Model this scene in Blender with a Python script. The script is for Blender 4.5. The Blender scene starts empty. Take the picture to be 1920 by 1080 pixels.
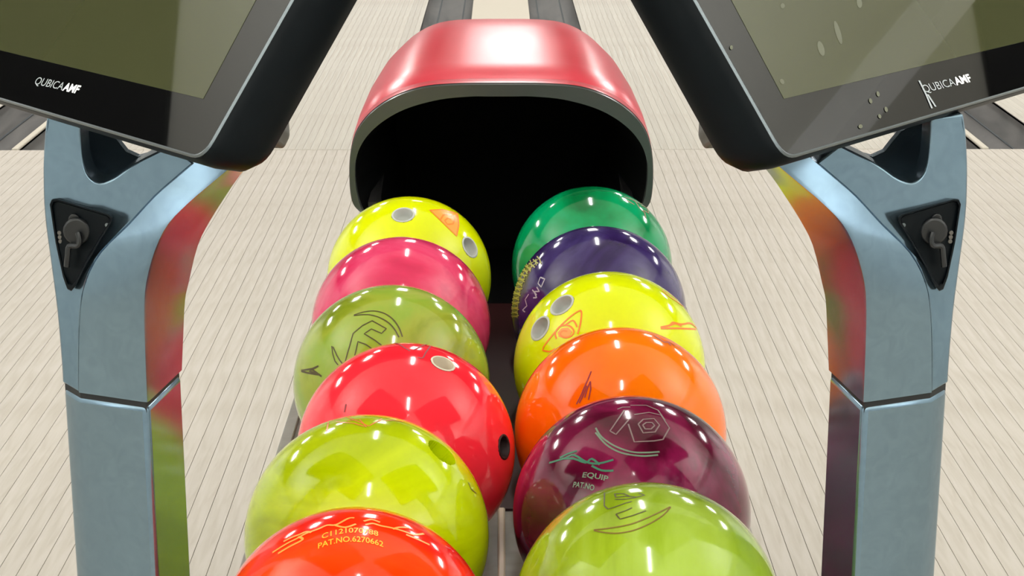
import bpy, bmesh, math, random
from mathutils import Vector, Matrix
random.seed(7)
scene = bpy.context.scene
C = scene.collection

# ---------------------------------------------------------------- camera
FPX, PITCH, YAW, CAMZ = 3593.0, math.radians(15.623), math.radians(-0.338), 1.36
cd = bpy.data.cameras.new('camera'); cd.sensor_width = 36.0; cd.lens = FPX / 1920 * 36.0
cd.clip_start = 0.05; cd.clip_end = 200
cam = bpy.data.objects.new('camera', cd); C.objects.link(cam)
cam.location = (0, 0, CAMZ); cam.rotation_euler = (math.pi / 2 - PITCH, 0, YAW)
scene.camera = cam

# ---------------------------------------------------------------- world, exposure
w = bpy.data.worlds.new('room_air'); scene.world = w; w.use_nodes = True
w.node_tree.nodes['Background'].inputs[0].default_value = (0.75, 0.8, 0.85, 1)
w.node_tree.nodes['Background'].inputs[1].default_value = 0.3
vs = scene.view_settings
vs.view_transform = 'Standard'; vs.look = 'None'; vs.gamma = 1.0; vs.use_curve_mapping = False
vs.exposure = -0.88
scene.cycles.use_denoising = True
scene.cycles.max_bounces = 8

# ---------------------------------------------------------------- ceiling lamps (strip lights running along the lanes) and added fill lights
CEIL = 3.75
def strip(x, y, wx, wy, power, col=(1.0, 0.97, 0.93), z=CEIL - 0.06):
    l = bpy.data.lights.new('strip_or_fill_light', 'AREA'); l.shape = 'RECTANGLE'
    l.size = wx; l.size_y = wy; l.energy = power; l.color = col
    o = bpy.data.objects.new('strip_or_fill_light', l); o.location = (x, y, z); C.objects.link(o)
    return o
for (x, y) in ((0.1, 0.5), (0.1, 4.4)):
    strip(x, y, 0.10, 1.25, 50)
strip(0.1, 11.5, 0.55, 5.0, 170)                   # long panel over the lanes
for x in (-2.4, 2.5):
    for y in (8.0, 12.0):
        strip(x, y, 0.3, 1.3, 150)
for x in (-4.8, 4.9):
    for y in (7.0, 11.0):
        strip(x, y, 0.5, 1.3, 155)
for x, y in ((-5.1, -1.6), (-1.4, -2.4), (1.5, -2.4), (5.2, -1.6), (-3.6, 2.2), (3.7, 2.2)):   # unseen fill lights, added to bounce soft light off the ceiling
    strip(x, y, 2.0, 1.8, 340, (0.97, 0.985, 1.0), z=2.3).rotation_euler = (math.pi, 0, 0)

# ---------------------------------------------------------------- helpers
cp, sp = math.cos(PITCH), math.sin(PITCH)
RZ = Matrix.Rotation(YAW, 3, 'Z')
RT, UP, FW = RZ @ Vector((1, 0, 0)), RZ @ Vector((0, sp, cp)), RZ @ Vector((0, cp, -sp))
CAM = Vector((0, 0, CAMZ))
def ray(x, y): return (FW + RT * ((x - 960) / FPX) + UP * ((540 - y) / FPX)).normalized()
def at(x, y, Y):
    d = ray(x, y); return CAM + d * (Y / d.y)
def at_z(x, y, z):
    d = ray(x, y); return CAM + d * ((z - CAMZ) / d.z)
def on_plane(x, y, p, n):
    d = ray(x, y); return CAM + d * ((p - CAM).dot(n) / d.dot(n))

def lin(c):
    return tuple(((v / 255) / 12.92 if v / 255 <= 0.04045 else ((v / 255 + 0.055) / 1.055) ** 2.4) for v in c) + (1.0,)

def mat(name, col, rough=0.4, metal=0.0, coat=0.0, spec=0.5, emit=None, estr=0.0):
    m = bpy.data.materials.new(name); m.use_nodes = True
    b = m.node_tree.nodes['Principled BSDF']
    b.inputs['Base Color'].default_value = lin(col); b.inputs['Roughness'].default_value = rough
    b.inputs['Metallic'].default_value = metal; b.inputs['Coat Weight'].default_value = coat
    b.inputs['Coat Roughness'].default_value = 0.03
    b.inputs['Specular IOR Level'].default_value = spec
    if emit: b.inputs['Emission Color'].default_value = lin(emit); b.inputs['Emission Strength'].default_value = estr
    return m
def noise_mix(m, cols, scale=6.0, dist=1.5, detail=4.0, offset=(0, 0, 0), stretch=(1, 1, 1), rand=0.0, pos=None, rscale=None):
    """colours the material with a procedural noise between the given tones (object space)"""
    nt = m.node_tree; N = nt.nodes; L = nt.links; b = N['Principled BSDF']
    tc = N.new('ShaderNodeTexCoord'); mp = N.new('ShaderNodeMapping')
    mp.inputs['Location'].default_value = offset; mp.inputs['Scale'].default_value = stretch
    nz = N.new('ShaderNodeTexNoise'); nz.inputs['Scale'].default_value = scale
    nz.inputs['Distortion'].default_value = dist; nz.inputs['Detail'].default_value = detail
    rp = N.new('ShaderNodeValToRGB'); e = rp.color_ramp.elements
    k = len(cols)
    while len(e) < k: e.new(0.5)
    for i, c in enumerate(cols):
        e[i].position = pos[i] if pos else 0.32 + 0.36 * i / max(1, k - 1); e[i].color = lin(c)
    L.new(tc.outputs['Object'], mp.inputs['Vector']); L.new(mp.outputs[0], nz.inputs['Vector'])
    L.new(nz.outputs['Fac'], rp.inputs[0])
    out = rp.outputs[0]
    if rand:
        oi = N.new('ShaderNodeObjectInfo'); hs = N.new('ShaderNodeHueSaturation')
        mr = N.new('ShaderNodeMapRange'); mr.inputs['To Min'].default_value = 1 - rand; mr.inputs['To Max'].default_value = 1 + rand
        L.new(oi.outputs['Random'], mr.inputs['Value']); L.new(mr.outputs[0], hs.inputs['Value'])
        L.new(out, hs.inputs['Color']); out = hs.outputs[0]
    L.new(out, b.inputs['Base Color'])
    if rscale:
        r2 = N.new('ShaderNodeMapRange'); r2.inputs['To Min'].default_value = rscale[0]; r2.inputs['To Max'].default_value = rscale[1]
        L.new(nz.outputs['Fac'], r2.inputs['Value']); L.new(r2.outputs[0], b.inputs['Roughness'])
    return m

def tag(o, label=None, cat=None, group=None, kind=None):
    if label: o['label'] = label
    if cat: o['category'] = cat
    if group: o['group'] = group
    if kind: o['kind'] = kind
    return o
def empty(name, loc=(0, 0, 0)):
    o = bpy.data.objects.new(name, None); o.location = loc; o.empty_display_size = 0.1; C.objects.link(o); return o
def mesh_obj(name, verts, faces, m, parent=None, smooth=False, origin=(0, 0, 0), auto=None, bevel=0.0, seg=2):
    """one mesh object; verts are world positions, origin is where the object sits"""
    og = Vector(origin); me = bpy.data.meshes.new(name)
    me.from_pydata([tuple(Vector(v) - og) for v in verts], [], faces)
    bm = bmesh.new(); bm.from_mesh(me); bmesh.ops.remove_doubles(bm, verts=bm.verts, dist=1e-6)
    bmesh.ops.recalc_face_normals(bm, faces=bm.faces); bm.to_mesh(me); bm.free()
    me.materials.append(m)
    o = bpy.data.objects.new(name, me); C.objects.link(o)
    if parent is not None:
        o.parent = parent; o.location = og - Vector(parent.get('_w', parent.location))
    else: o.location = og
    if bevel:
        b = o.modifiers.new('bevel', 'BEVEL'); b.width = bevel; b.segments = seg; b.limit_method = 'ANGLE'; b.angle_limit = math.radians(32)
        b.harden_normals = False
    if smooth or bevel:
        for p in me.polygons: p.use_smooth = True
        me.set_sharp_from_angle(angle=math.radians(auto if auto else 38))
    return o
def box(name, x0, x1, y0, y1, z0, z1, m, parent=None, bevel=0.0, origin=None):
    v = [(x0,y0,z0),(x1,y0,z0),(x1,y1,z0),(x0,y1,z0),(x0,y0,z1),(x1,y0,z1),(x1,y1,z1),(x0,y1,z1)]
    f = [(0,3,2,1),(4,5,6,7),(0,1,5,4),(1,2,6,5),(2,3,7,6),(3,0,4,7)]
    if origin is None: origin = ((x0+x1)/2, (y0+y1)/2, z0) if parent is None else tuple(parent.get('_w', parent.location))
    return mesh_obj(name, v, f, m, parent, origin=origin, bevel=bevel)
def prism(name, poly_front, off, m, parent=None, bevel=0.0, origin=(0,0,0), seg=2):
    """solid from an outline (list of world points) pushed by the vector off (or one vector per point)"""
    n = len(poly_front); offs = off if isinstance(off, list) else [Vector(off)] * n
    v = [Vector(p) for p in poly_front] + [Vector(p) + o for p, o in zip(poly_front, offs)]
    f = [tuple(range(n)), tuple(range(2*n-1, n-1, -1))] + [(i, (i+1) % n, n+(i+1) % n, n+i) for i in range(n)]
    return mesh_obj(name, v, f, m, parent, origin=origin, bevel=bevel, seg=seg)
def loft(name, rings, m, parent=None, closed=True, caps=False, origin=(0,0,0), auto=40):
    v = [p for r in rings for p in r]; n = len(rings[0]); f = []
    for i in range(len(rings)-1):
        for j in range(n if closed else n-1):
            k = (j+1) % n; f.append((i*n+j, i*n+k, (i+1)*n+k, (i+1)*n+j))
    if caps: f += [tuple(range(n)), tuple(range(len(v)-1, len(v)-n-1, -1))]
    return mesh_obj(name, v, f, m, parent, smooth=True, origin=origin, auto=auto)
def smoothline(pts, k=6):
    """Catmull-Rom through the points"""
    out = []; P = [Vector(p) for p in pts]
    for i in range(len(P)-1):
        a = P[max(0, i-1)]; b = P[i]; c = P[i+1]; d = P[min(len(P)-1, i+2)]
        for s in range(k):
            t = s / k
            out.append(0.5*((2*b)+(c-a)*t+(2*a-5*b+4*c-d)*t*t+(3*b-a-3*c+d)*t**3))
    out.append(P[-1]); return out
def text_mesh(body, size=1.0, bold=0.0):
    cu = bpy.data.curves.new('lettering', 'FONT'); cu.body = body; cu.size = size; cu.offset = bold; cu.resolution_u = 3
    o = bpy.data.objects.new('lettering_tmp', cu); C.objects.link(o)
    dg = bpy.context.evaluated_depsgraph_get(); me = o.evaluated_get(dg).to_mesh()
    v = [tuple(p.co) for p in me.vertices]; f = [tuple(p.vertices) for p in me.polygons]
    o.evaluated_get(dg).to_mesh_clear(); bpy.data.objects.remove(o); bpy.data.curves.remove(cu)
    return v, f

# ---------------------------------------------------------------- materials
M = {}
M['approach'] = noise_mix(mat('pale_maple_board', (222, 210, 190), 0.5, spec=0.25),
    [(176, 168, 156), (184, 177, 166), (190, 183, 174)], scale=9, dist=0.4, stretch=(9, 0.7, 1), rand=0.02)
M['lane'] = noise_mix(mat('oiled_lane_board', (214, 205, 188), 0.25, spec=0.4),
    [(192, 185, 172), (197, 191, 179), (202, 197, 186)], scale=7, dist=0.4, stretch=(9, 0.5, 1), rand=0.05)
M['joint'] = mat('board_joint', (120, 110, 98), 0.9)
M['gutter'] = noise_mix(mat('grey_gutter_plastic', (88, 86, 84), 0.28), [(70, 69, 68), (92, 90, 88), (104, 101, 98)], scale=5, stretch=(2, 0.3, 1))
M['cap'] = mat('pale_divider_cap', (190, 183, 168), 0.5, spec=0.25)
M['silver'] = noise_mix(mat('silver_blue_metallic_paint', (118, 140, 155), 0.2, metal=0.85), [(114, 135, 150), (121, 143, 158)], scale=60, rscale=(0.15, 0.21))
M['gap'] = mat('dark_seam', (22, 24, 26), 0.7)
M['black'] = mat('black_plastic', (3, 8, 12), 0.45, spec=0.12)
M['bezel'] = mat('black_bezel_glass', (4, 4, 5), 0.02, spec=0.52)
M['screen'] = mat('unlit_olive_screen', (64, 66, 42), 0.02, spec=0.52)
M['edge'] = mat('satin_metal_edge', (112, 120, 124), 0.32, metal=0.9)
M['rear'] = mat('grey_rear_housing', (92, 88, 82), 0.45)
M['white'] = mat('white_print', (240, 240, 242), 0.4)
M['faint'] = mat('grey_print', (165, 172, 175), 0.4)
M['red'] = noise_mix(mat('satin_red_shell', (200, 62, 74), 0.3, coat=0.1), [(194, 54, 66), (204, 66, 78)], scale=5, rscale=(0.26, 0.32))
M['red'].node_tree.nodes['Principled BSDF'].inputs['Coat Roughness'].default_value = 0.22
M['rim'] = mat('dark_rubber_rim', (62, 66, 64), 0.3)
M['liner'] = mat('black_hood_lining', (4, 4, 5), 0.8, spec=0.1)
M['tray'] = noise_mix(mat('grey_rack_tray', (128, 126, 118), 0.4), [(118, 116, 108), (134, 132, 124)], scale=20)
M['gap_shade'] = mat('maroon_gap_shade', (40, 8, 10), 0.5)  # shade between the ball rows, painted as dark maroon
M['rail'] = mat('cream_divider_rail', (214, 200, 178), 0.35)
M['base'] = mat('charcoal_rack_base', (44, 42, 42), 0.5)
M['fitting'] = mat('black_panel_fitting', (24, 26, 28), 0.35)
M['insert'] = mat('grey_finger_insert', (186, 188, 182), 0.6, spec=0.2)
M['dark_hole'] = mat('dark_finger_hole', (40, 16, 16), 0.6)
M['ceiling'] = mat('pale_grey_ceiling_paint', (200, 199, 190), 0.9)
M['wall'] = mat('pale_blue_grey_wall_paint', (226, 229, 230), 0.9)
M['wall_dark'] = mat('dark_olive_wall_paint', (18, 19, 13), 0.9)

# ---------------------------------------------------------------- room shell
FOUL = at_z(940, 280, 0).y
ROOM = dict(x=6.5, y0=-5.0, y1=19.0)
fl = box('floor', -ROOM['x'], ROOM['x'], ROOM['y0'], ROOM['y1'], -0.32, -0.30, mat('concrete_slab', (120, 116, 110), 0.8)); tag(fl, kind='structure')
fl2 = empty('floor', (0, 0, 0)); fl2.name = 'floor_approach'; tag(fl2, kind='structure')
bed = box('underlay', -ROOM['x'], ROOM['x'], ROOM['y0'], FOUL - 0.004, -0.28, -0.006, M['joint'], fl2)
BW = 0.0362; GAP = 0.0011
proto = None
for i in range(-84, 84):
    x0 = i * BW
    if proto is None:
        proto = box('board', GAP/2, BW - GAP/2, -1.2, FOUL - 0.006, -0.006, 0.0, M['approach'], fl2, origin=(0, 0, 0)); o = proto
    else:
        o = proto.copy(); C.objects.link(o); o.parent = fl2
    o.location = (x0, 0, 0)
for sx in (-1, 1):
    xa, xb = sorted((sx*84*BW, sx*ROOM['x']))
    box('outer_field', xa, xb, -1.2, FOUL - 0.006, -0.006, 0.0, M['approach'], fl2)
    box('rear_field', *sorted((0, sx*ROOM['x'])), ROOM['y0'], -1.2, -0.006, 0.0, M['approach'], fl2)
    xa, xb = sorted((sx*3.10, sx*ROOM['x']))
    box('lane_field', xa, xb, FOUL, ROOM['y1'], -0.30, -0.02, M['lane'], fl)
ce = box('ceiling', -ROOM['x'], ROOM['x'], ROOM['y0'], ROOM['y1'], CEIL, CEIL + 0.1, M['ceiling']); tag(ce, kind='structure')
prism('ceiling_soffit', [(-ROOM['x'], 4.02, CEIL), (ROOM['x'], 5.22, CEIL), (ROOM['x'], ROOM['y1'], CEIL), (-ROOM['x'], ROOM['y1'], CEIL)], (0, 0, -0.03), M['wall_dark'])['kind'] = 'structure'
tag(box('trim_1', 5.02, 5.2, -4.5, 5.0, CEIL-0.12, CEIL, mat('white_beam_paint', (240, 240, 236), 0.8)), kind='structure')
for nm, a in (('wall_left', (-ROOM['x']-0.1, -ROOM['x'], ROOM['y0'], ROOM['y1'])), ('wall_right', (ROOM['x'], ROOM['x']+0.1, ROOM['y0'], ROOM['y1'])),
              ('wall_front', (-ROOM['x'], ROOM['x'], ROOM['y0']-0.1, ROOM['y0'])), ('wall_back', (-ROOM['x'], ROOM['x'], ROOM['y1'], ROOM['y1']+0.1))):
    tag(box(nm, *a, -0.30, CEIL, M['wall']), kind='structure')

# ---------------------------------------------------------------- lanes, gutters, divider caps
LANE_W = 1.05; LEND = 18.5
def lane(xc, label):
    r = empty('bowling_lane', (xc, FOUL, -0.02)); tag(r, label, 'lane', 'bowling lanes beyond the approach')
    n = 39; bw = LANE_W / n; first = None
    box('lane_bed', xc-LANE_W/2, xc+LANE_W/2, FOUL+0.004, LEND, -0.26, -0.008, M['joint'], r)
    for i in range(n):
        if first is None:
            first = box('board', -bw/2+0.0004, bw/2-0.0004, FOUL+0.004, LEND, -0.008, -0.001, M['lane'], r, origin=(0, FOUL, -0.02)); o = first
        else:
            o = first.copy(); C.objects.link(o); o.parent = r
        o.location = ((i-(n-1)/2)*bw, 0, 0)
    return r
def gutter(xc, width, label):
    r = empty('lane_gutter', (xc, FOUL, -0.12)); tag(r, label, 'gutter', 'gutters beside the lanes')
    pts = []
    n = 14
    for i in range(n+1):
        a = math.pi * (0.06 + 0.88*i/n); pts.append((xc - math.cos(a)*width/2*1.0, -0.012 - math.sin(a)*0.085))
    prof = [(xc-width/2, -0.004), (xc-width/2, -0.012)] + pts + [(xc+width/2, -0.012), (xc+width/2, -0.004)]
    low = [(x, z-0.012) for x, z in prof]
    ring = prof + low[::-1]
    loft('channel', [[(x, y, z) for x, z in ring] for y in (FOUL+0.004, LEND)], M['gutter'], r, caps=True, origin=r.location, auto=30)
    for s in (-1, 1):
        xr = xc + s*width*0.27
        box('ridge', xr-0.004, xr+0.004, FOUL+0.004, LEND, -0.090, -0.081, M['edge'], r)
    return r
def cap(xc, width, label):
    r = box('divider_cap', xc-width/2, xc+width/2, FOUL+0.004, LEND, -0.02, 0.004, M['cap'], None, bevel=0.004)
    tag(r, label, 'divider', 'divider caps between gutters'); return r
CX = 0.0
capw = 0.31; gw = 0.255
cap(CX, capw, 'pale divider strip between the two dark gutters behind the red hood')
gutter(CX-capw/2-gw/2, gw, 'dark gutter running off behind the red hood, on its left')
gutter(CX+capw/2+gw/2, gw, 'dark gutter running off behind the red hood, on its right')
e0 = capw/2+gw
for s, sd in ((-1, 'left'), (1, 'right')):
    lane(s*(e0+LANE_W/2), 'pale glossy lane between the red hood and the %s console' % sd)
    e1 = e0+LANE_W
    gutter(s*(e1+gw/2), gw, 'grey gutter seen under the outer end of the %s monitor, nearer its lane' % sd)
    cap(s*(e1+gw+0.012), 0.024, 'thin white strip between grey gutters by the %s picture edge' % sd)
    gutter(s*(e1+gw*1.5+0.024), gw, 'grey gutter in the corner of the picture at far %s' % sd)
    lane(s*(e1+gw*2+0.024+LANE_W/2), 'pale lane past the gutters at the far %s edge' % sd)

# ---------------------------------------------------------------- ball return: rack and hood
R = 0.109; ZB = CAMZ - 0.6742; ZT = ZB - R
br = empty('ball_rack', (0, 1.9, 0)); tag(br, 'low grey two-row rack under the bowling balls, with pale divider rail', 'ball rack')
TW = 0.262
def rack_ring(hw, z):
    return [(x, y, z) for x, y in [(-hw, 2.66), (-hw, 1.25), (-hw+0.05, 1.14), (-hw+0.14, 1.10), (hw-0.14, 1.10), (hw-0.05, 1.14), (hw, 1.25), (hw, 2.66)]]
TZ = ZT - 0.007
prism('tray', rack_ring(TW, TZ), (0, 0, -0.030), M['tray'], br, bevel=0.005, origin=br.location)
for s in (-1, 1):
    prism('tray_lip', [(s*(TW-0.014), 2.62, TZ), (s*TW, 2.62, TZ), (s*TW, 1.25, TZ), (s*(TW-0.014), 1.25, TZ)], (0, 0, 0.006), M['tray'], br, bevel=0.0015, origin=br.location)
    box('runner', min(s*0.082, s*0.152), max(s*0.082, s*0.152), 1.16, 2.64, TZ, ZT, M['base'], br)
box('divider_rail', -0.004, 0.004, 1.14, 1.925, TZ, ZT, M['rail'], br, bevel=0.002)
box('gap_shade_sheet', -0.08, 0.08, 1.93, 2.73, TZ, TZ+0.003, M['gap_shade'], br)  # added dark sheet, stands in for the shadow between the balls
prism('base', [(-0.13, 2.6, ZT-0.035), (-0.13, 1.5, ZT-0.035), (0.13, 1.5, ZT-0.035), (0.13, 2.6, ZT-0.035)], (0, 0, -(ZT-0.035)), M['base'], br, bevel=0.01, origin=br.location)

YH = 2.72
br = empty('ball_return_hood', (0, 2.95, 0)); tag(br, 'glossy red domed ball return hood with wide black mouth behind the balls', 'hood')
Lout = [(672,394),(661,380),(656,352),(655,312),(658,280),(666,250),(680,226),(700,205),(727,186),(762,170),(802,160),(852,156),(900,155)]
Lin = [(690,408),(677,388),(668,352),(666,312),(671,286),(683,262),(702,240),(727,221),(757,205),(793,193),(836,184),(885,180),(912,180)]
def half_to_ring(L, Y, cx=940):
    left = smoothline([at(x, y, Y) for x, y in L], 4)
    xc = at(cx, 300, Y).x
    right = [Vector((2*xc-p.x, p.y, p.z)) for p in reversed(left)]
    return left + right
F = half_to_ring(Lout, YH); xc = at(940, 300, YH).x; z0 = F[0].z
def sect(d, sx, sz, ring=F, dz=0):
    return [Vector((xc+(p.x-xc)*sx, p.y+d, z0+(p.z-z0)*sz+dz)) for p in ring]
secs = [(0,1,1),(0.022,1.004,1.012),(0.026,0.998,1.004),(0.032,0.998,1.008),(0.036,1.006,1.02),(0.12,1.005,1.06),(0.24,0.985,1.12),(0.36,0.945,1.16),(0.45,0.89,1.165),(0.53,0.80,1.10),(0.60,0.66,0.95),(0.65,0.46,0.7),(0.67,0.2,0.3)]
loft('hood_shell', [sect(*s) for s in secs], M['red'], br, closed=False, origin=br.location, auto=60)
I = half_to_ring(Lin, YH)
rim_r = [sect(0.004,1,1), sect(-0.006,0.994,0.99), [Vector((p.x, p.y-0.004, p.z)) for p in I], [Vector((p.x, p.y+0.02, p.z)) for p in I]]
loft('hood_rim', rim_r, M['rim'], br, closed=False, origin=br.location, auto=60)
low = ZT - 0.02
tun = [[Vector((xc+(p.x-xc)*k, p.y+d, z0+(p.z-z0)*k)) for p in I] + [Vector((xc+(I[-1].x-xc)*k, YH+d, low)), Vector((xc+(I[0].x-xc)*k, YH+d, low))] for d, k in ((0.012, 1.0), (0.40, 0.82))]
n = len(tun[0])
v = tun[0]+tun[1]; f = [(j, (j+1) % n, n+(j+1) % n, n+j) for j in range(n)] + [tuple(range(n, 2*n))]
mesh_obj('hood_lining', v, f, M['liner'], br, origin=br.location)
hb = [Vector((p.x, YH+0.004, p.z)) for p in (F[0], F[-1])]
prism('hood_skirt', [Vector((hb[0].x+0.012, YH+0.03, z0+0.005)), Vector((hb[0].x+0.05, YH+0.03, 0.0)), Vector((hb[0].x+0.05, YH+0.5, 0.0)), Vector((hb[0].x+0.012, YH+0.5, z0+0.005))], (0.012, 0, 0), M['base'], br, origin=br.location)
prism('hood_skirt', [Vector((hb[1].x-0.012, YH+0.03, z0+0.005)), Vector((hb[1].x-0.05, YH+0.03, 0.0)), Vector((hb[1].x-0.05, YH+0.5, 0.0)), Vector((hb[1].x-0.012, YH+0.5, z0+0.005))], (-0.012, 0, 0), M['base'], br, origin=br.location)

# ---------------------------------------------------------------- bowling balls
def hit(c, x, y):
    d = ray(x, y); oc = CAM - c; b = oc.dot(d); disc = b*b - (oc.dot(oc) - R*R)
    if disc < 0:
        p = CAM - d*b - c; return p.normalized()
    return (CAM + d*(-b-math.sqrt(disc)) - c).normalized()
def ball_mesh(holes):
    bm = bmesh.new()
    bmesh.ops.create_icosphere(bm, subdivisions=5, radius=R)
    for hd, hr in holes:
        for cuts in (2, 1):
            ed = [e for e in bm.edges if min(math.acos(max(-1, min(1, q.co.normalized().dot(hd))))*R for q in e.verts) < hr*1.35]
            bmesh.ops.subdivide_edges(bm, edges=ed, cuts=cuts, use_grid_fill=True)
        bmesh.ops.triangulate(bm, faces=[f for f in bm.faces if len(f.verts) > 3])
        for vtx in bm.verts: vtx.co = vtx.co.normalized()*R
    for hd, hr in holes:
        for vtx in bm.verts:
            nrm = vtx.co.normalized(); ang = math.acos(max(-1, min(1, nrm.dot(hd)))); s = ang*R
            if s > hr + 0.0004: continue
            t = (nrm - hd*nrm.dot(hd))
            if t.length < 1e-9: t = Vector((0, 0, 0))
            else: t.normalize()
            if s > hr - 0.0005:
                a = hr/R; vtx.co = (hd*math.cos(a)+t*math.sin(a))*R          # clean circular edge
            else:
                k = min(1.0, (hr-0.0005-s)/0.0006)
                vtx.co = vtx.co - hd*(0.006+0.026*k)
                if k < 1: vtx.co += t*0.0006
    me = bpy.data.meshes.new('ball'); bm.to_mesh(me); bm.free()
    for p in me.polygons: p.use_smooth = True
    if holes: me.set_sharp_from_angle(angle=math.radians(35))
    return me
def ball_mat(name, cols, scale=5, dist=2.0, off=0, stretch=(1, 1, 1), rough=0.11, pos=None):
    m = mat(name, cols[0], rough, coat=0.25, spec=0.35)
    return noise_mix(m, cols, scale, dist, 5.0, (off, off*0.7, -off), stretch, pos=pos)
def ball(name, x, y, m, label, holes=(), sharp=None):
    c = Vector((x, y, ZB))
    hs = [(hit(c, px, py), hr) for px, py, hr, mm in holes]
    me = ball_mesh(hs); me.name = name; me.materials.append(m)
    o = bpy.data.objects.new(name, me); o.location = c; C.objects.link(o)
    tag(o, label, 'bowling ball', 'bowling balls on the rack')
    for (hd, hr), (px, py, _, mm) in zip(hs, holes):
        if mm is None: continue
        t = hd.orthogonal().normalized(); b2 = hd.cross(t); n = 28; rings = []
        for rr, dd in ((hr*1.02, 0.0004), (hr*0.97, 0.0010), (hr*0.86, 0.0006), (hr*0.80, -0.002), (hr*0.78, -0.010), (hr*0.55, -0.0135), (0.0005, -0.015)):
            base = math.sqrt(max(0, R*R-rr*rr)) + dd
            rings.append([c + hd*base + (t*math.cos(2*math.pi*k/n)+b2*math.sin(2*math.pi*k/n))*rr for k in range(n)])
        loft('finger_insert', rings, mm, o, origin=c, auto=60)
    return o
def ribbon(o, lines, wd, m, name='engraving', lift=0.00035, smooth_k=0):
    """raised line marks on a ball, drawn through points of its surface"""
    c = o.location.copy(); V = []; Fc = []
    for ln in lines:
        P = [Vector((x, y, 0)) for x, y in ln]
        P = smoothline(P, smooth_k) if smooth_k and len(P) > 2 else [a.lerp(b, t/4) for a, b in zip(P, P[1:]) for t in range(4)] + [P[-1]]
        D = [hit(c, p.x, p.y) for p in P]; b0 = len(V)
        for i, d in enumerate(D):
            t = (D[min(i+1, len(D)-1)] - D[max(i-1, 0)])
            s = d.cross(t)
            s = s.normalized() if s.length > 1e-9 else Vector((1, 0, 0))
            for q in (-1, 1):
                V.append(c + (d*(R+lift) + s*q*wd/2).normalized()*(R+lift))
            if i: k = b0+2*i; Fc.append((k-2, k-1, k+1, k))
    return mesh_obj(name, V, Fc, m, o, origin=c)
def fill(o, poly, m, name='emblem', lift=0.0003):
    c = o.location.copy(); cx0 = sum(p[0] for p in poly)/len(poly); cy0 = sum(p[1] for p in poly)/len(poly)
    P = [(a[0]+(b[0]-a[0])*t/4, a[1]+(b[1]-a[1])*t/4) for a, b in zip(poly, poly[1:]+poly[:1]) for t in range(4)]
    n = len(P); V = []; Fc = []
    for k in range(5):
        s = k/4 if k else 0.001
        V += [c + hit(c, cx0+(x-cx0)*s, cy0+(y-cy0)*s)*(R+lift) for x, y in P]
        if k: Fc += [((k-1)*n+j, (k-1)*n+(j+1) % n, k*n+(j+1) % n, k*n+j) for j in range(n)]
    return mesh_obj(name, V, Fc, m, o, origin=c)
def ball_text(o, body, m, x0, y0, x1, y1, sag, h, lean=0.0, name='lettering', bold=0.02):
    """lettering on a ball along an arc from (x0,y0) to (x1,y1)"""
    v, f = text_mesh(body, 1.0, bold); mx = max(p[0] for p in v); my = 0.7; c = o.location.copy(); V = []
    for p in v:
        u = p[0]/mx; q = p[1]/my
        x = x0+(x1-x0)*u + lean*h*q; y = y0+(y1-y0)*u - sag*4*u*(1-u) - h*q
        V.append(c + hit(c, x, y)*(R+0.0004))
    return mesh_obj(name, V, f, m, o, origin=c)
def Z(pts, ox, oy, s): return [(ox+x/s, oy+y/s) for x, y in pts]

orange_ink = mat('orange_ink', (244, 124, 20), 0.3); orange_pale = mat('pale_orange_ink', (255, 156, 60), 0.3)
dark_ink = mat('dark_olive_ink', (74, 62, 14), 0.4); brown_ink = mat('brown_ink', (118, 92, 30), 0.4)
red_ink = mat('dark_red_ink', (150, 24, 40), 0.4); teal_ink = mat('grey_green_ink', (122, 142, 120), 0.35); grey_ink = mat('grey_pink_ink', (142, 116, 116), 0.35)
gold_ink = mat('gold_ink', (255, 176, 40), 0.35); lime_ink = mat('yellow_green_ink', (158, 160, 66), 0.4); lilac_ink = mat('pale_lilac_ink', (172, 166, 176), 0.4)

# left row, hood to front
b = ball('bowling_ball', -.1221, 2.4590, ball_mat('yellow_ball', [(204, 214, 0), (218, 226, 0), (230, 230, 4)], 3, 1, 1), 'yellow ball with two grey finger holes, next to the hood mouth in the left row',
    [(756, 402, 0.0150, M['insert']), (882, 463, 0.0150, M['insert'])])
s = (540, 330, 4.17)
fill(b, Z([(1110,268),(1210,262),(1325,292),(1335,380),(1318,470),(1240,395)], *s), orange_pale)
ribbon(b, [Z([(1110,268),(1210,262),(1325,292),(1335,380),(1318,470),(1200,355),(1110,268)], *s), Z([(1190,345),(1215,305),(1270,300),(1305,335),(1290,375),(1245,380),(1225,350),(1250,330),(1275,345)], *s)], 0.0022, orange_ink, smooth_k=0)
b = ball('bowling_ball', -.1220, 2.2400, ball_mat('magenta_ball', [(184, 22, 70), (214, 44, 90), (222, 74, 112), (192, 20, 82)], 5, 2.5, 4), 'magenta pink swirled ball between the yellow ball and the olive ball')
b = ball('bowling_ball', -.1215, 2.0215, ball_mat('olive_ball', [(122, 138, 16), (152, 164, 54), (140, 166, 56), (166, 174, 80)], 5, 2.2, 7), 'olive green ball with dark outlined emblem, behind the coral red ball')
s = (600, 560, 6.75)
ribbon(b, [Z(q, *s) for q in ([(430,208),(560,168),(700,158),(830,195),(930,270),(1000,370),(1042,485)], [(430,214),(600,202),(740,235),(860,300),(940,385),(1000,490)])], 0.0014, dark_ink, smooth_k=5)
ribbon(b, [Z(q, *s) for q in ([(320,800),(345,700),(370,620),(420,440),(540,340),(660,280),(840,380),(780,440),(650,385),(560,445),(700,530),(790,600)], [(440,720),(460,640),(480,545),(580,580),(680,650)], [(150,600),(160,690),(190,790),(230,840)], [(165,610),(215,720),(250,780),(290,830)])], 0.0013, dark_ink)
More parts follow.
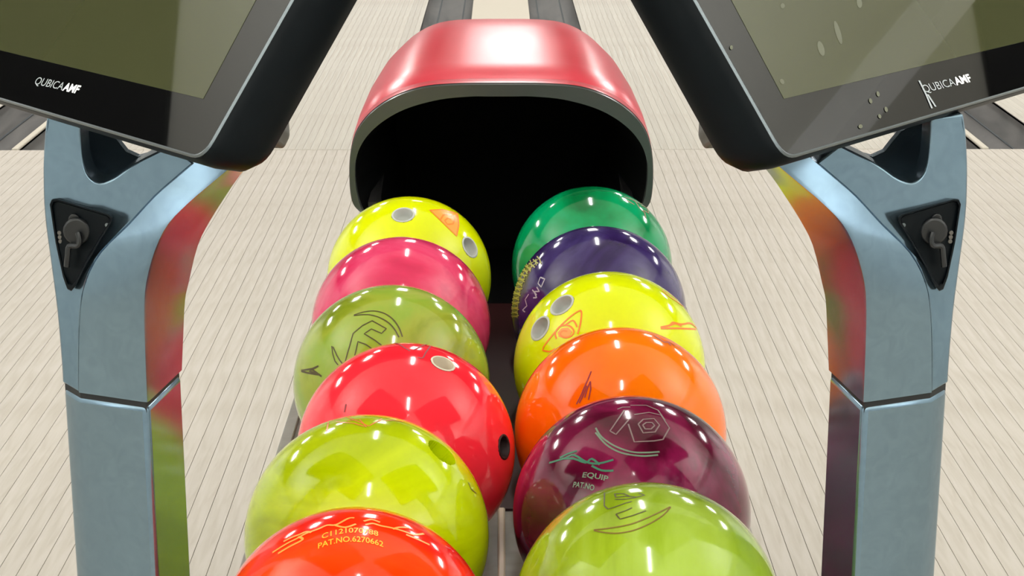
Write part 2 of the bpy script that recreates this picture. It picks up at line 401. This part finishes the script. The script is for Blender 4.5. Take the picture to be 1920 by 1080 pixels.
ribbon(b, [Z(q, 440, 550, 3.43) for q in ([(430,497),(500,485),(540,468),(480,500),(550,525),(470,512),(430,500)], [(500,490),(560,535)])], 0.002, dark_ink)
b = ball('bowling_ball', -.0953, 1.8045, ball_mat('coral_ball', [(255, 30, 46), (255, 46, 62), (255, 66, 80)], 3, 1, 2), 'coral red ball shifted toward the rack centre, with pale finger hole at top',
    [(831, 681, 0.0125, M['rail']), (946, 838, 0.0125, M['dark_hole'])])
ribbon(b, [Z(q, *s) for q in ([(860,556),(960,565),(1040,605),(1140,668)], [(1140,555),(1260,540),(1410,552)], [(1240,745),(1300,752),(1335,690),(1400,600)], [(1190,650),(1290,600),(1350,580)])] + [[(646,773),(649,758)]], 0.0016, red_ink, smooth_k=3)
b = ball('bowling_ball', -.1198, 1.5875, ball_mat('lime_ball', [(172, 184, 0), (190, 208, 0), (202, 218, 10), (180, 198, 0)], 4, 2, 9, (1, 1, 2.5)), 'lime green ball with dark oval thumb hole, between coral and orange-red balls',
    [(830, 847, 0.0150, None)])
s = (400, 765, 3.43)
ribbon(b, [Z(q, *s) for q in ([(730,150),(740,92),(860,60),(1000,118),(1085,70)], [(790,90),(900,100),(985,125),(940,75),(860,85)], [(1060,85),(1150,80),(1220,90)])], 0.0014, orange_ink)
ribbon(b, [Z([(1640,480),(1655,520),(1690,550)], *s)], 0.0013, brown_ink)
b = ball('bowling_ball', -.1148, 1.3690, ball_mat('orange_red_ball', [(236, 24, 12), (252, 52, 2), (255, 76, 24), (248, 42, 0)], 4, 1.6, 5), 'orange-red ball with orange script and gold patent lettering, nearest in left row')
s = (480, 930, 4.8)
ribbon(b, [Z(q, *s) for q in ([(150,512),(280,430),(370,385),(450,340),(560,300),(640,266),(720,262),(830,205),(885,200)], [(250,412),(330,372),(390,350),(450,325),(500,330)], [(700,262),(800,285),(900,255)], [(985,262),(1050,250),(1120,270),(1230,292),(1330,320),(1420,350),(1510,342)], [(1230,300),(1290,285),(1380,288)], [(1350,350),(1460,395),(1560,442)], [(970,230),(1040,215),(1115,240)], [(380,370),(420,395),(300,460),(200,520)])], 0.0021, orange_pale, 'script', smooth_k=4)
ball_text(b, 'C1121070788', gold_ink, *Z([(590,392),(1100,368)], *s)[0], *Z([(1100,365)], *s)[0], 9.5, 9, bold=0.012)
ball_text(b, 'PAT.NO.6270662', gold_ink, *Z([(555,480)], *s)[0], *Z([(1145,462)], *s)[0], 12, 10, bold=0.012)

# right row, hood to front
b = ball('bowling_ball', .1235, 2.5185, ball_mat('emerald_ball', [(0, 96, 48), (0, 134, 76), (2, 152, 98), (0, 114, 62)], 4, 2, 3), 'emerald green ball against the black hood mouth in the right row')
s = (940, 330, 4.17)
ribbon(b, [Z(q, *s) for q in ([(960,165),(1020,185),(1050,205),(1100,220)], [(1040,190),(1080,250),(1120,290),(1130,330)], [(1090,230),(1140,250),(1150,290),(1110,270)], [(980,190),(1040,225)])], 0.0024, mat('copper_ink', (120, 96, 50), 0.4))
b = ball('bowling_ball', .1218, 2.2943, ball_mat('purple_ball', [(22, 8, 44), (48, 30, 84), (62, 50, 100), (34, 18, 64)], 5, 2, 6), 'dark purple ball with yellow-green graphics, between emerald and yellow balls')
s = (940, 460, 6.0)
spine = smoothline([Vector((x, y, 0)) for x, y in ((440,160),(330,225),(250,320),(200,450),(165,580),(150,720),(150,820))], 5)
marks = []
for i in range(1, len(spine)-1):
    t = (spine[i+1]-spine[i-1]).normalized(); nn = Vector((-t.y, t.x, 0)); wv = 40+12*math.sin(i*2.1)
    a, c2 = spine[i]+nn*wv, spine[i]-nn*wv
    marks.append(Z([(a.x, a.y), (spine[i].x+t.x*12*(-1)**i, spine[i].y+t.y*12*(-1)**i), (c2.x, c2.y)], *s))
marks.append(Z([(p.x-26, p.y) for p in spine], *s)); marks.append(Z([(p.x+34, p.y) for p in spine[4:]], *s))
ribbon(b, marks, 0.0016, lime_ink)
ribbon(b, [Z(q, *s) for q in ([(440,360),(415,430),(450,470),(490,380),(440,360)], [(400,470),(430,520),(370,520),(400,590),(360,590)], [(310,550),(270,610),(290,680),(240,730),(270,750)], [(350,500),(400,560)])], 0.0016, lilac_ink)
b = ball('bowling_ball', .1229, 2.0758, ball_mat('bright_yellow_ball', [(196, 208, 0), (214, 225, 0), (225, 230, 4)], 3, 1, 11), 'yellow ball with orange spiral emblem, in front of the dark purple ball',
    [(1053, 571, 0.0150, M['insert']), (1012, 615, 0.0150, M['insert'])])
s = (960, 540, 4.908)
ribbon(b, [Z(q, *s) for q in ([(285,575),(300,530),(420,380),(520,280),(610,215),(640,225),(630,330),(605,425)], [(410,470),(400,410),(450,350),(530,350),(570,400),(540,445),(480,455),(445,425),(470,395),(510,400)], [(480,350),(560,300),(600,360)], [(285,575),(350,585),(400,560)])], 0.0019, orange_ink, smooth_k=4)
fill(b, Z([(430,450),(420,410),(455,370),(520,365),(555,400),(530,440),(480,460)], *s), orange_pale)
ribbon(b, [Z(q, *s) for q in ([(1368,362),(1450,345),(1480,318),(1560,335),(1640,325),(1700,370)], [(1368,372),(1520,372),(1690,380)], [(1440,350),(1500,330),(1560,352)], [(1380,20),(1440,75),(1500,115),(1570,165),(1620,195)], [(1420,30),(1500,90),(1560,140)])], 0.0022, orange_ink, 'script', smooth_k=3)  # upper right arcs paint an orange reflection beside the lettering
b = ball('bowling_ball', .1222, 1.8575, ball_mat('orange_ball', [(255, 92, 0), (255, 116, 0), (255, 130, 14)], 3, 1.4, 8), 'bright orange ball between the yellow ball and the maroon ball')
ribbon(b, [Z(q, *s) for q in ([(595,1070),(640,980),(660,930),(700,840),(730,768)], [(722,860),(725,930),(705,1030)], [(690,900),(650,1000),(620,1060)], [(720,862),(690,940),(670,1010)])], 0.0014, red_ink)
ribbon(b, [Z(q, *s) for q in ([(1310,440),(1400,500),(1450,500),(1500,530)], [(1440,505),(1460,530)])], 0.002, red_ink)
b = ball('bowling_ball', .1194, 1.6390, ball_mat('maroon_ball', [(58, 0, 20), (92, 8, 42), (136, 24, 72), (80, 4, 40)], 4.5, 2.6, 2), 'maroon swirled ball with grey-green engraved emblem, behind the pale green ball')
s = (980, 740, 5.4)
ribbon(b, [Z(q, *s) for q in ([(740,338),(800,430),(930,520),(1100,580),(1250,588),(1385,580)], [(738,385),(850,510),(1000,590),(1200,622),(1370,612)])], 0.0016, teal_ink, smooth_k=5)
ribbon(b, [Z(q, *s) for q in ([(1030,160),(885,370),(945,405),(1075,255)], [(960,150),(1010,130),(1090,128)], [(1070,300),(1130,480),(1330,470),(1420,455),(1485,340),(1400,210),(1280,182),(1130,205)],
    [(1170,300),(1220,252),(1330,245),(1385,310),(1340,380),(1220,390),(1170,300)], [(1215,310),(1250,285),(1310,285),(1335,315),(1300,350),(1240,350),(1215,310)], [(1090,110),(1250,110),(1370,160),(1440,260)])], 0.0013, grey_ink)
ribbon(b, [Z(q, *s) for q in ([(270,692),(430,645),(520,612),(640,680),(760,700),(920,660)], [(380,640),(460,600),(550,572)], [(400,650),(520,650),(640,690),(700,650),(780,710)], [(700,720),(800,768),(920,770)])], 0.0019, mat('jade_ink', (62, 124, 98), 0.35), 'script', smooth_k=3)
ball_text(b, 'EQUIP', teal_ink, *Z([(598,838)], *s)[0], *Z([(860,880)], *s)[0], 2, 9.5, 0.25)
ball_text(b, 'PAT.NO', teal_ink, *Z([(505,938)], *s)[0], *Z([(720,975)], *s)[0], 2, 10, 0.25)
b = ball('bowling_ball', .1175, 1.4205, ball_mat('pale_green_ball', [(120, 142, 10), (142, 166, 34), (152, 176, 62), (132, 158, 28)], 4.5, 2.2, 13), 'pale green marbled ball with engraved crescent, nearest in the right row')
s = (1060, 890, 8.0)
ribbon(b, [Z(q, *s) for q in ([(430,832),(700,800),(1000,740),(1300,620),(1575,485)], [(430,840),(600,872),(800,880),(1050,830),(1300,720),(1480,600),(1575,490)])], 0.0012, brown_ink, smooth_k=5)
ribbon(b, [Z(q, *s) for q in ([(590,270),(585,470),(640,520),(740,490),(900,430),(1000,405)], [(740,290),(760,345),(900,325),(1080,340),(1190,312),(1100,280)], [(760,595),(900,545),(1000,500)], [(760,595),(820,670),(1000,620),(1210,545)], [(745,375),(920,370),(1060,345)], [(740,290),(880,290),(960,325)])], 0.0011, dark_ink)

# ---------------------------------------------------------------- scoring consoles
def console(mir, label):
    sgn = 1 if not mir else -1
    px = (lambda x: x) if not mir else (lambda x: 1895 - x)      # the right console is the left one turned over
    mx = (lambda x: x) if not mir else (lambda x: 1851 - x)
    Y2 = 1.42; kk = Y2/1.76
    P2 = at(px(277), 757, Y2); ZJ = P2.z
    P1, P0, P3 = at_z(px(148), 738, ZJ), at_z(px(118), 720, ZJ), at_z(px(341), 696, ZJ)
    PB = Vector((P0.x + (P3.x-P2.x)*0.9, P3.y+0.004*kk, ZJ))        # rear outer corner
    root = empty('scoring_console', ((P1.x+P3.x)/2, Y2+0.04, 0)); tag(root, label, 'console', 'scoring consoles beside the ball return')
    og = tuple(root.location)
    ring = [P0, P1, P2, P3, PB]
    dn = Vector((0, 0, -1))
    prism('post', [p + dn*0.0018 for p in ring], [dn*(ZJ-0.0018)]*5, M['silver'], root, bevel=0.0055, origin=og, seg=3)
    cen = sum(ring, Vector())/5
    prism('seam', [cen+(p-cen)*0.96 + Vector((0,0,0.006)) for p in ring], (0, 0, -0.014), M['gap'], root, origin=og)
    # --- neck: rails traced level by level, each at the post's own depth
    Y0, Y1, Y3, YB = P0.y, P1.y, P3.y, PB.y
    r0 = [(118,718),(113,650),(107,584),(100,529),(92,470),(86,426),(82,380),(81,340),(81,306),(84,250),(89,214)]
    r1 = [(148,736),(148,660),(151,584),(161,529),(190,474),(241,423),(290,370),(330,335),(364,306),(392,280),(412,258)]
    r2 = [(277,755),(273,660),(271,584),(275,529),(292,467),(316,420),(354,381),(388,352),(423,323),(450,300),(470,280)]
    r3 = [(341,694),(344,620),(347,563),(354,529),(371,460),(395,412),(430,357),(443,338),(456,321),(476,300),(492,282)]
    k2 = [0,0,0,0,.1,.25,.45,.6,.75,.9,1]
    A0 = [at(px(x), y, Y0) for x, y in r0]; A1 = [at(px(x), y, Y1-0.026*j) for (x, y), j in zip(r1, k2)]
    A2 = [at(px(x), y, Y2-0.012*j) for (x, y), j in zip(r2, k2)]; A3 = [at(px(x), y, Y3) for x, y in r3]
    S0, S1, S2, S3 = (smoothline(a, 3) for a in (A0, A1, A2, A3))
    SB = [Vector((a.x+(d.x-a.x)*0.5, YB, (a.z+d.z)/2)) for a, d in zip(S1, S3)]
    def fil(a, b2, c2, w2):                                        # soft shoulder along rail two
        return [b2+(a-b2).normalized()*w2, b2*0.72+(b2+(a-b2).normalized()*w2)*0.14+(b2+(c2-b2).normalized()*w2)*0.14, b2+(c2-b2).normalized()*w2]
    rings = []
    for q1, q2, q3, qb in zip(S1, S2, S3, SB):
        fr = fil(q1, q2, q3, 0.005)
        inn = Vector((q1.x, q1.y+0.045*kk, q1.z))
        rings.append([q1] + fr + [q3, qb, inn])
    band = loft('neck_band', rings, M['silver'], root, caps=True, origin=og, auto=24)
    # --- face plate with the scooped cut at its top
    def yA(x, y):
        def xr(rr):
            for (xa, ya), (xb, yb) in zip(rr, rr[1:]):
                if yb <= y <= ya: return xa+(xb-xa)*(ya-y)/(ya-yb)
            return rr[0][0] if y > rr[0][1] else rr[-1][0]
        xa, xb = xr(r0), xr(r1); t = max(0, min(1, (x-xa)/max(1, xb-xa)))
        return Y0+(Y1-Y0)*t
    cut = [(320,272),(290,287),(262,301),(236,318),(212,335),(186,343),(166,330),(156,305),(152,275),(150,240),(150,222)]
    # left edge, cut, right edge as one outline
    le = [(p.x, p.y) for p in smoothline([Vector((x, y, 0)) for x, y in r0], 2)]
    re = [(p.x, p.y) for p in smoothline([Vector((x, y, 0)) for x, y in r1[:9]], 2)]
    cs = [(p.x, p.y) for p in smoothline([Vector((x, y, 0)) for x, y in cut], 3)]
    outline = re + cs + le[::-1]
    front = [at(px(x), y, yA(x, y)) for x, y in outline]
    prism('neck_plate', front, (0, 0.04*kk, 0), M['silver'], root, origin=og, bevel=0.0015)
    scoop = [(142,215),(205,246),(222,266),(236,284),(258,294),(292,285),(335,268),(345,320),(300,365),(150,370)]
    prism('scoop_wall', [at(px(x), y, Y0+kk*(0.005+0.085*max(0, min(1, (345-y)/130)))) for x, y in scoop], (0, 0.010, 0), M['silver'], root, origin=og)
    # --- triangular black insert
    tri = [(93,383),(97,374),(106,373),(150,386),(205,402),(211,408),(210,416),(190,448),(160,500),(141,538),(134,546),(126,542),(118,520),(104,455)]
    def triP(k, dy): 
        cx0, cy0 = 146, 430
        return [at(px(cx0+(x-cx0)*k), cy0+(y-cy0)*k, yA(cx0+(x-cx0)*k, cy0+(y-cy0)*k)+dy) for x, y in tri]
    pl = prism('triangle_panel', triP(1.0, -0.0022), (0, 0.003, 0), M['black'], root, origin=og, bevel=0.0006)
    pl['_w'] = og
    rings = [triP(1.0, -0.0022), triP(0.99, -0.0045), triP(0.93, -0.0045), triP(0.90, -0.0024)]
    loft('panel_rim', rings, M['black'], pl, origin=og, auto=30)
    def disc(nm, x, y, rad, dep, m, par, n=18):
        rad *= kk; dep *= kk
        c0 = at(px(x), y, yA(x, y)-0.0022); 
        f0 = [c0+Vector((math.cos(2*math.pi*k/n)*rad, 0, math.sin(2*math.pi*k/n)*rad)) for k in range(n)]
        return prism(nm, f0, (0, -dep, 0), m, par, origin=og, bevel=rad*0.15)
    disc('screw', 201, 422, 0.0022, 0.001, M['edge'], pl, 10)
    disc('socket', 146, 432, 0.0135, 0.006, M['fitting'], pl)
    disc('socket_button', 140, 410, 0.0055, 0.004, M['fitting'], pl, 12)
    cab = smoothline([at(px(x), y, yA(x, y)-0.010) for x, y in ((146,436),(149,448),(146,460),(130,462),(127,480),(125,500))], 4)
    rr = []
    for i, p in enumerate(cab):
        t = (cab[min(i+1, len(cab)-1)]-cab[max(i-1, 0)]).normalized(); nx = t.cross(Vector((0, 1, 0))).normalized(); ny = t.cross(nx)
        rr.append([p+(nx*math.cos(k*math.pi/4)+ny*math.sin(k*math.pi/4))*0.0023 for k in range(8)])
    loft('cable', rr, M['fitting'], pl, caps=True, origin=og)
    for k, (x, y) in enumerate(((112,436),(113,444),(114,452))):
        disc('contact_pin', x, y, 0.0022, 0.002, M['rear'], pl, 8)
    # --- monitor: its glass plane is tilted back and turned outward
    a, t = math.radians(50), math.radians(37)
    un = Vector((-math.cos(a)*sgn, math.sin(a), 0))               # along the lower edge, outward
    vn = Vector((math.sin(a)*math.sin(t)*sgn, math.cos(a)*math.sin(t), math.cos(t)))
    nn = Vector((-math.sin(a)*math.cos(t)*sgn, -math.cos(a)*math.cos(t), math.sin(t)))
    K = at(mx(378), 287, 1.585*kk)
    def uv(x, y):
        p = on_plane(mx(x), y, K, nn)-K; return p.dot(un), p.dot(vn)
    def W3(u, v2, d=0.0): return K + un*u + vn*v2 + nn*d
    def ext(p, q, L):                                             # continue the line p->q to length L
        d = Vector((q[0]-p[0], q[1]-p[1])); d.normalize(); return (p[0]+d.x*L, p[1]+d.y*L)
    c0 = uv(379, 297); cb = uv(0, 185); ct = uv(547, 0)
    Bf = ext(c0, cb, 0.47); Tn = ext(c0, ct, 0.30); Tf = (Bf[0]+Tn[0]-c0[0], Bf[1]+Tn[1]-c0[1])
    def rounded(q, rad, n=6):
        out = []; m2 = len(q)
        for i in range(m2):
            p0, p1, p2 = Vector(q[i-1]), Vector(q[i]), Vector(q[(i+1) % m2])
            d0, d1 = (p0-p1).normalized(), (p2-p1).normalized()
            for k in range(n+1):
                s = k/n; A = p1+d0*rad; B = p1+d1*rad
                out.append(((1-s)**2*A.x+2*s*(1-s)*p1.x+s*s*B.x, (1-s)**2*A.y+2*s*(1-s)*p1.y+s*s*B.y))
        return out
    q = [c0, Bf, Tf, Tn]
    qc = (sum(p[0] for p in q)/4, sum(p[1] for p in q)/4)
    def grow(pts, d):
        g = []; m2 = len(pts)
        for i in range(m2):
            p0, p1, p2 = Vector(pts[i-1]), Vector(pts[i]), Vector(pts[(i+1) % m2])
            e0, e1 = (p1-p0).normalized(), (p2-p1).normalized()
            n0, n1 = Vector((e0.y, -e0.x)), Vector((e1.y, -e1.x))
            bis = (n0+n1).normalized(); s = d/max(0.3, bis.dot(n0))
            cand = p1+bis*s
            if ((cand-Vector(qc)).length < (p1-Vector(qc)).length) == (d > 0): cand = p1-bis*s
            g.append((cand.x, cand.y))
        return g
    def ringat(d, z, rad): return [W3(u, v2 - min(0, z)*kk*0.37, z*kk) for u, v2 in rounded(grow(q, d*kk), rad*kk)]
    mon = loft('monitor_housing', [ringat(-0.004, -0.001, 0.016), ringat(0.0, 0.0, 0.018), ringat(0.0025, -0.002, 0.020), ringat(0.006, -0.010, 0.022), ringat(0.008, -0.026, 0.024), ringat(0.007, -0.046, 0.024), ringat(0.0, -0.058, 0.022), ringat(-0.03, -0.062, 0.02)], M['black'], root, caps=True, origin=og, auto=35)
    mon['_w'] = og
    loft('edge_trim', [ringat(-0.0012, 0.0003, 0.017), ringat(0.0004, 0.0009, 0.018), ringat(0.0018, -0.0010, 0.019), ringat(0.0, -0.003, 0.018)], M['edge'], mon, origin=og, auto=60)
    prism('bezel_glass', ringat(-0.0012, 0.0004, 0.017), nn*-0.001, M['bezel'], mon, origin=og)
    s0 = uv(382, 186); sb = uv(0, 94.5); st = uv(481, 0)
    SBf = ext(s0, sb, 0.42); STn = ext(s0, st, 0.25); STf = (SBf[0]+STn[0]-s0[0], SBf[1]+STn[1]-s0[1])
    prism('screen', [W3(u, v2, 0.0006) for u, v2 in (s0, SBf, STf, STn)], nn*-0.0008, M['screen'], mon, origin=og)
    bq = [(c0[0]+0.08, c0[1]+0.05), (Bf[0]-0.04, Bf[1]+0.04), (Tf[0]-0.04, Tf[1]-0.04), (Tn[0]+0.08, Tn[1]-0.04)]
    prism('rear_hump', [W3(u, v2+0.017, -0.047) for u, v2 in rounded(bq, 0.025)], nn*-0.04, M['rear'], mon, origin=og, bevel=0.012)
    prism('hinge_block', [W3(*uv(x, y), -0.046*1) for x, y in ((384,110),(412,110),(413,160),(400,186),(370,186))], nn*-0.026, M['rear'], mon, origin=og, bevel=0.003)
    # maker's name on the lower bezel
    if not mir: la, lb, hh = uv(64, 158), uv(146, 176), 0.0066
    else: la, lb, hh = uv(1851-1732, 175), uv(1851-1822, 153), 0.0066
    la, lb = Vector(la), Vector(lb); d = (lb-la); Lw = d.length; d.normalize(); up = Vector((-d.y, d.x))
    if up.y < 0: up = -up
    for body, f0, f1, m, bold in (('QUBICA', 0.0, 0.655, M['faint'], 0.0), ('AMF', 0.67, 1.0, M['white'], 0.035)):
        v, f = text_mesh(body, 1.0, bold); mw = max(p[0] for p in v)
        V = []
        for p in v:
            e = la + d*Lw*(f0+(f1-f0)*p[0]/mw) + up*hh*p[1]/0.7
            V.append(W3(e.x, e.y, 0.0007))
        mesh_obj('lettering', V, f, m, mon, origin=og)
    if mir:
        sm = mat('finger_smudge', (96, 98, 80), 0.5, spec=0.3)
        for x, y, rx, ry, lean in ((1466,12,4,5,0),(1570,62,5,22,0.28),(1538,92,6,14,0.25),(1465,154,4,5,0.3),(1610,6,5,10,0.1),(1645,177,3,5,0.2),(1631,190,3,5,0.2),(1660,206,3,5,0.2),(1648,219,3,4,0.2),(1612,238,4,4,0),(1370,90,3,4,0)):
            ring = []
            for k in range(14):
                a2 = 2*math.pi*k/14; dx, dy = rx*math.cos(a2), ry*math.sin(a2)
                u, v2 = uv(1851-(x+dx+lean*dy), y+dy); ring.append(W3(u, v2, 0.0008))
            mesh_obj('smudge', ring, [tuple(range(14))], sm, mon, origin=og)
        for ln in ([(1722,152),(1735,178),(1746,204)], [(1738,178),(1746,190),(1753,201)]):
            V = []
            for x, y in ln:
                for q2 in (-1.6, 1.6):
                    u, v2 = uv(1851-(x+q2), y); V.append(W3(u, v2, 0.0008))
            mesh_obj('scratch', V, [(0,1,3,2),(2,3,5,4)], M['faint'], mon, origin=og)
    # stem that carries the monitor on the neck
    h1, h2 = (W3(*uv(210, 200), -0.046), W3(*uv(240, 120), -0.046))
    base_pt = at(px(250), 330, Y0+0.03)
    prism('mount_bracket', [h1+un*0.04, h1-un*0.024, h2-un*0.024, h2+un*0.04], nn*-0.04, M['rear'], root, origin=og, bevel=0.004)
    return root
console(False, 'silver-blue console with tilted dark monitor, standing left of the bowling balls')
console(True, 'silver-blue console with tilted smudged monitor, standing right of the bowling balls')
for o in bpy.data.objects:
    if '_w' in o: del o['_w']
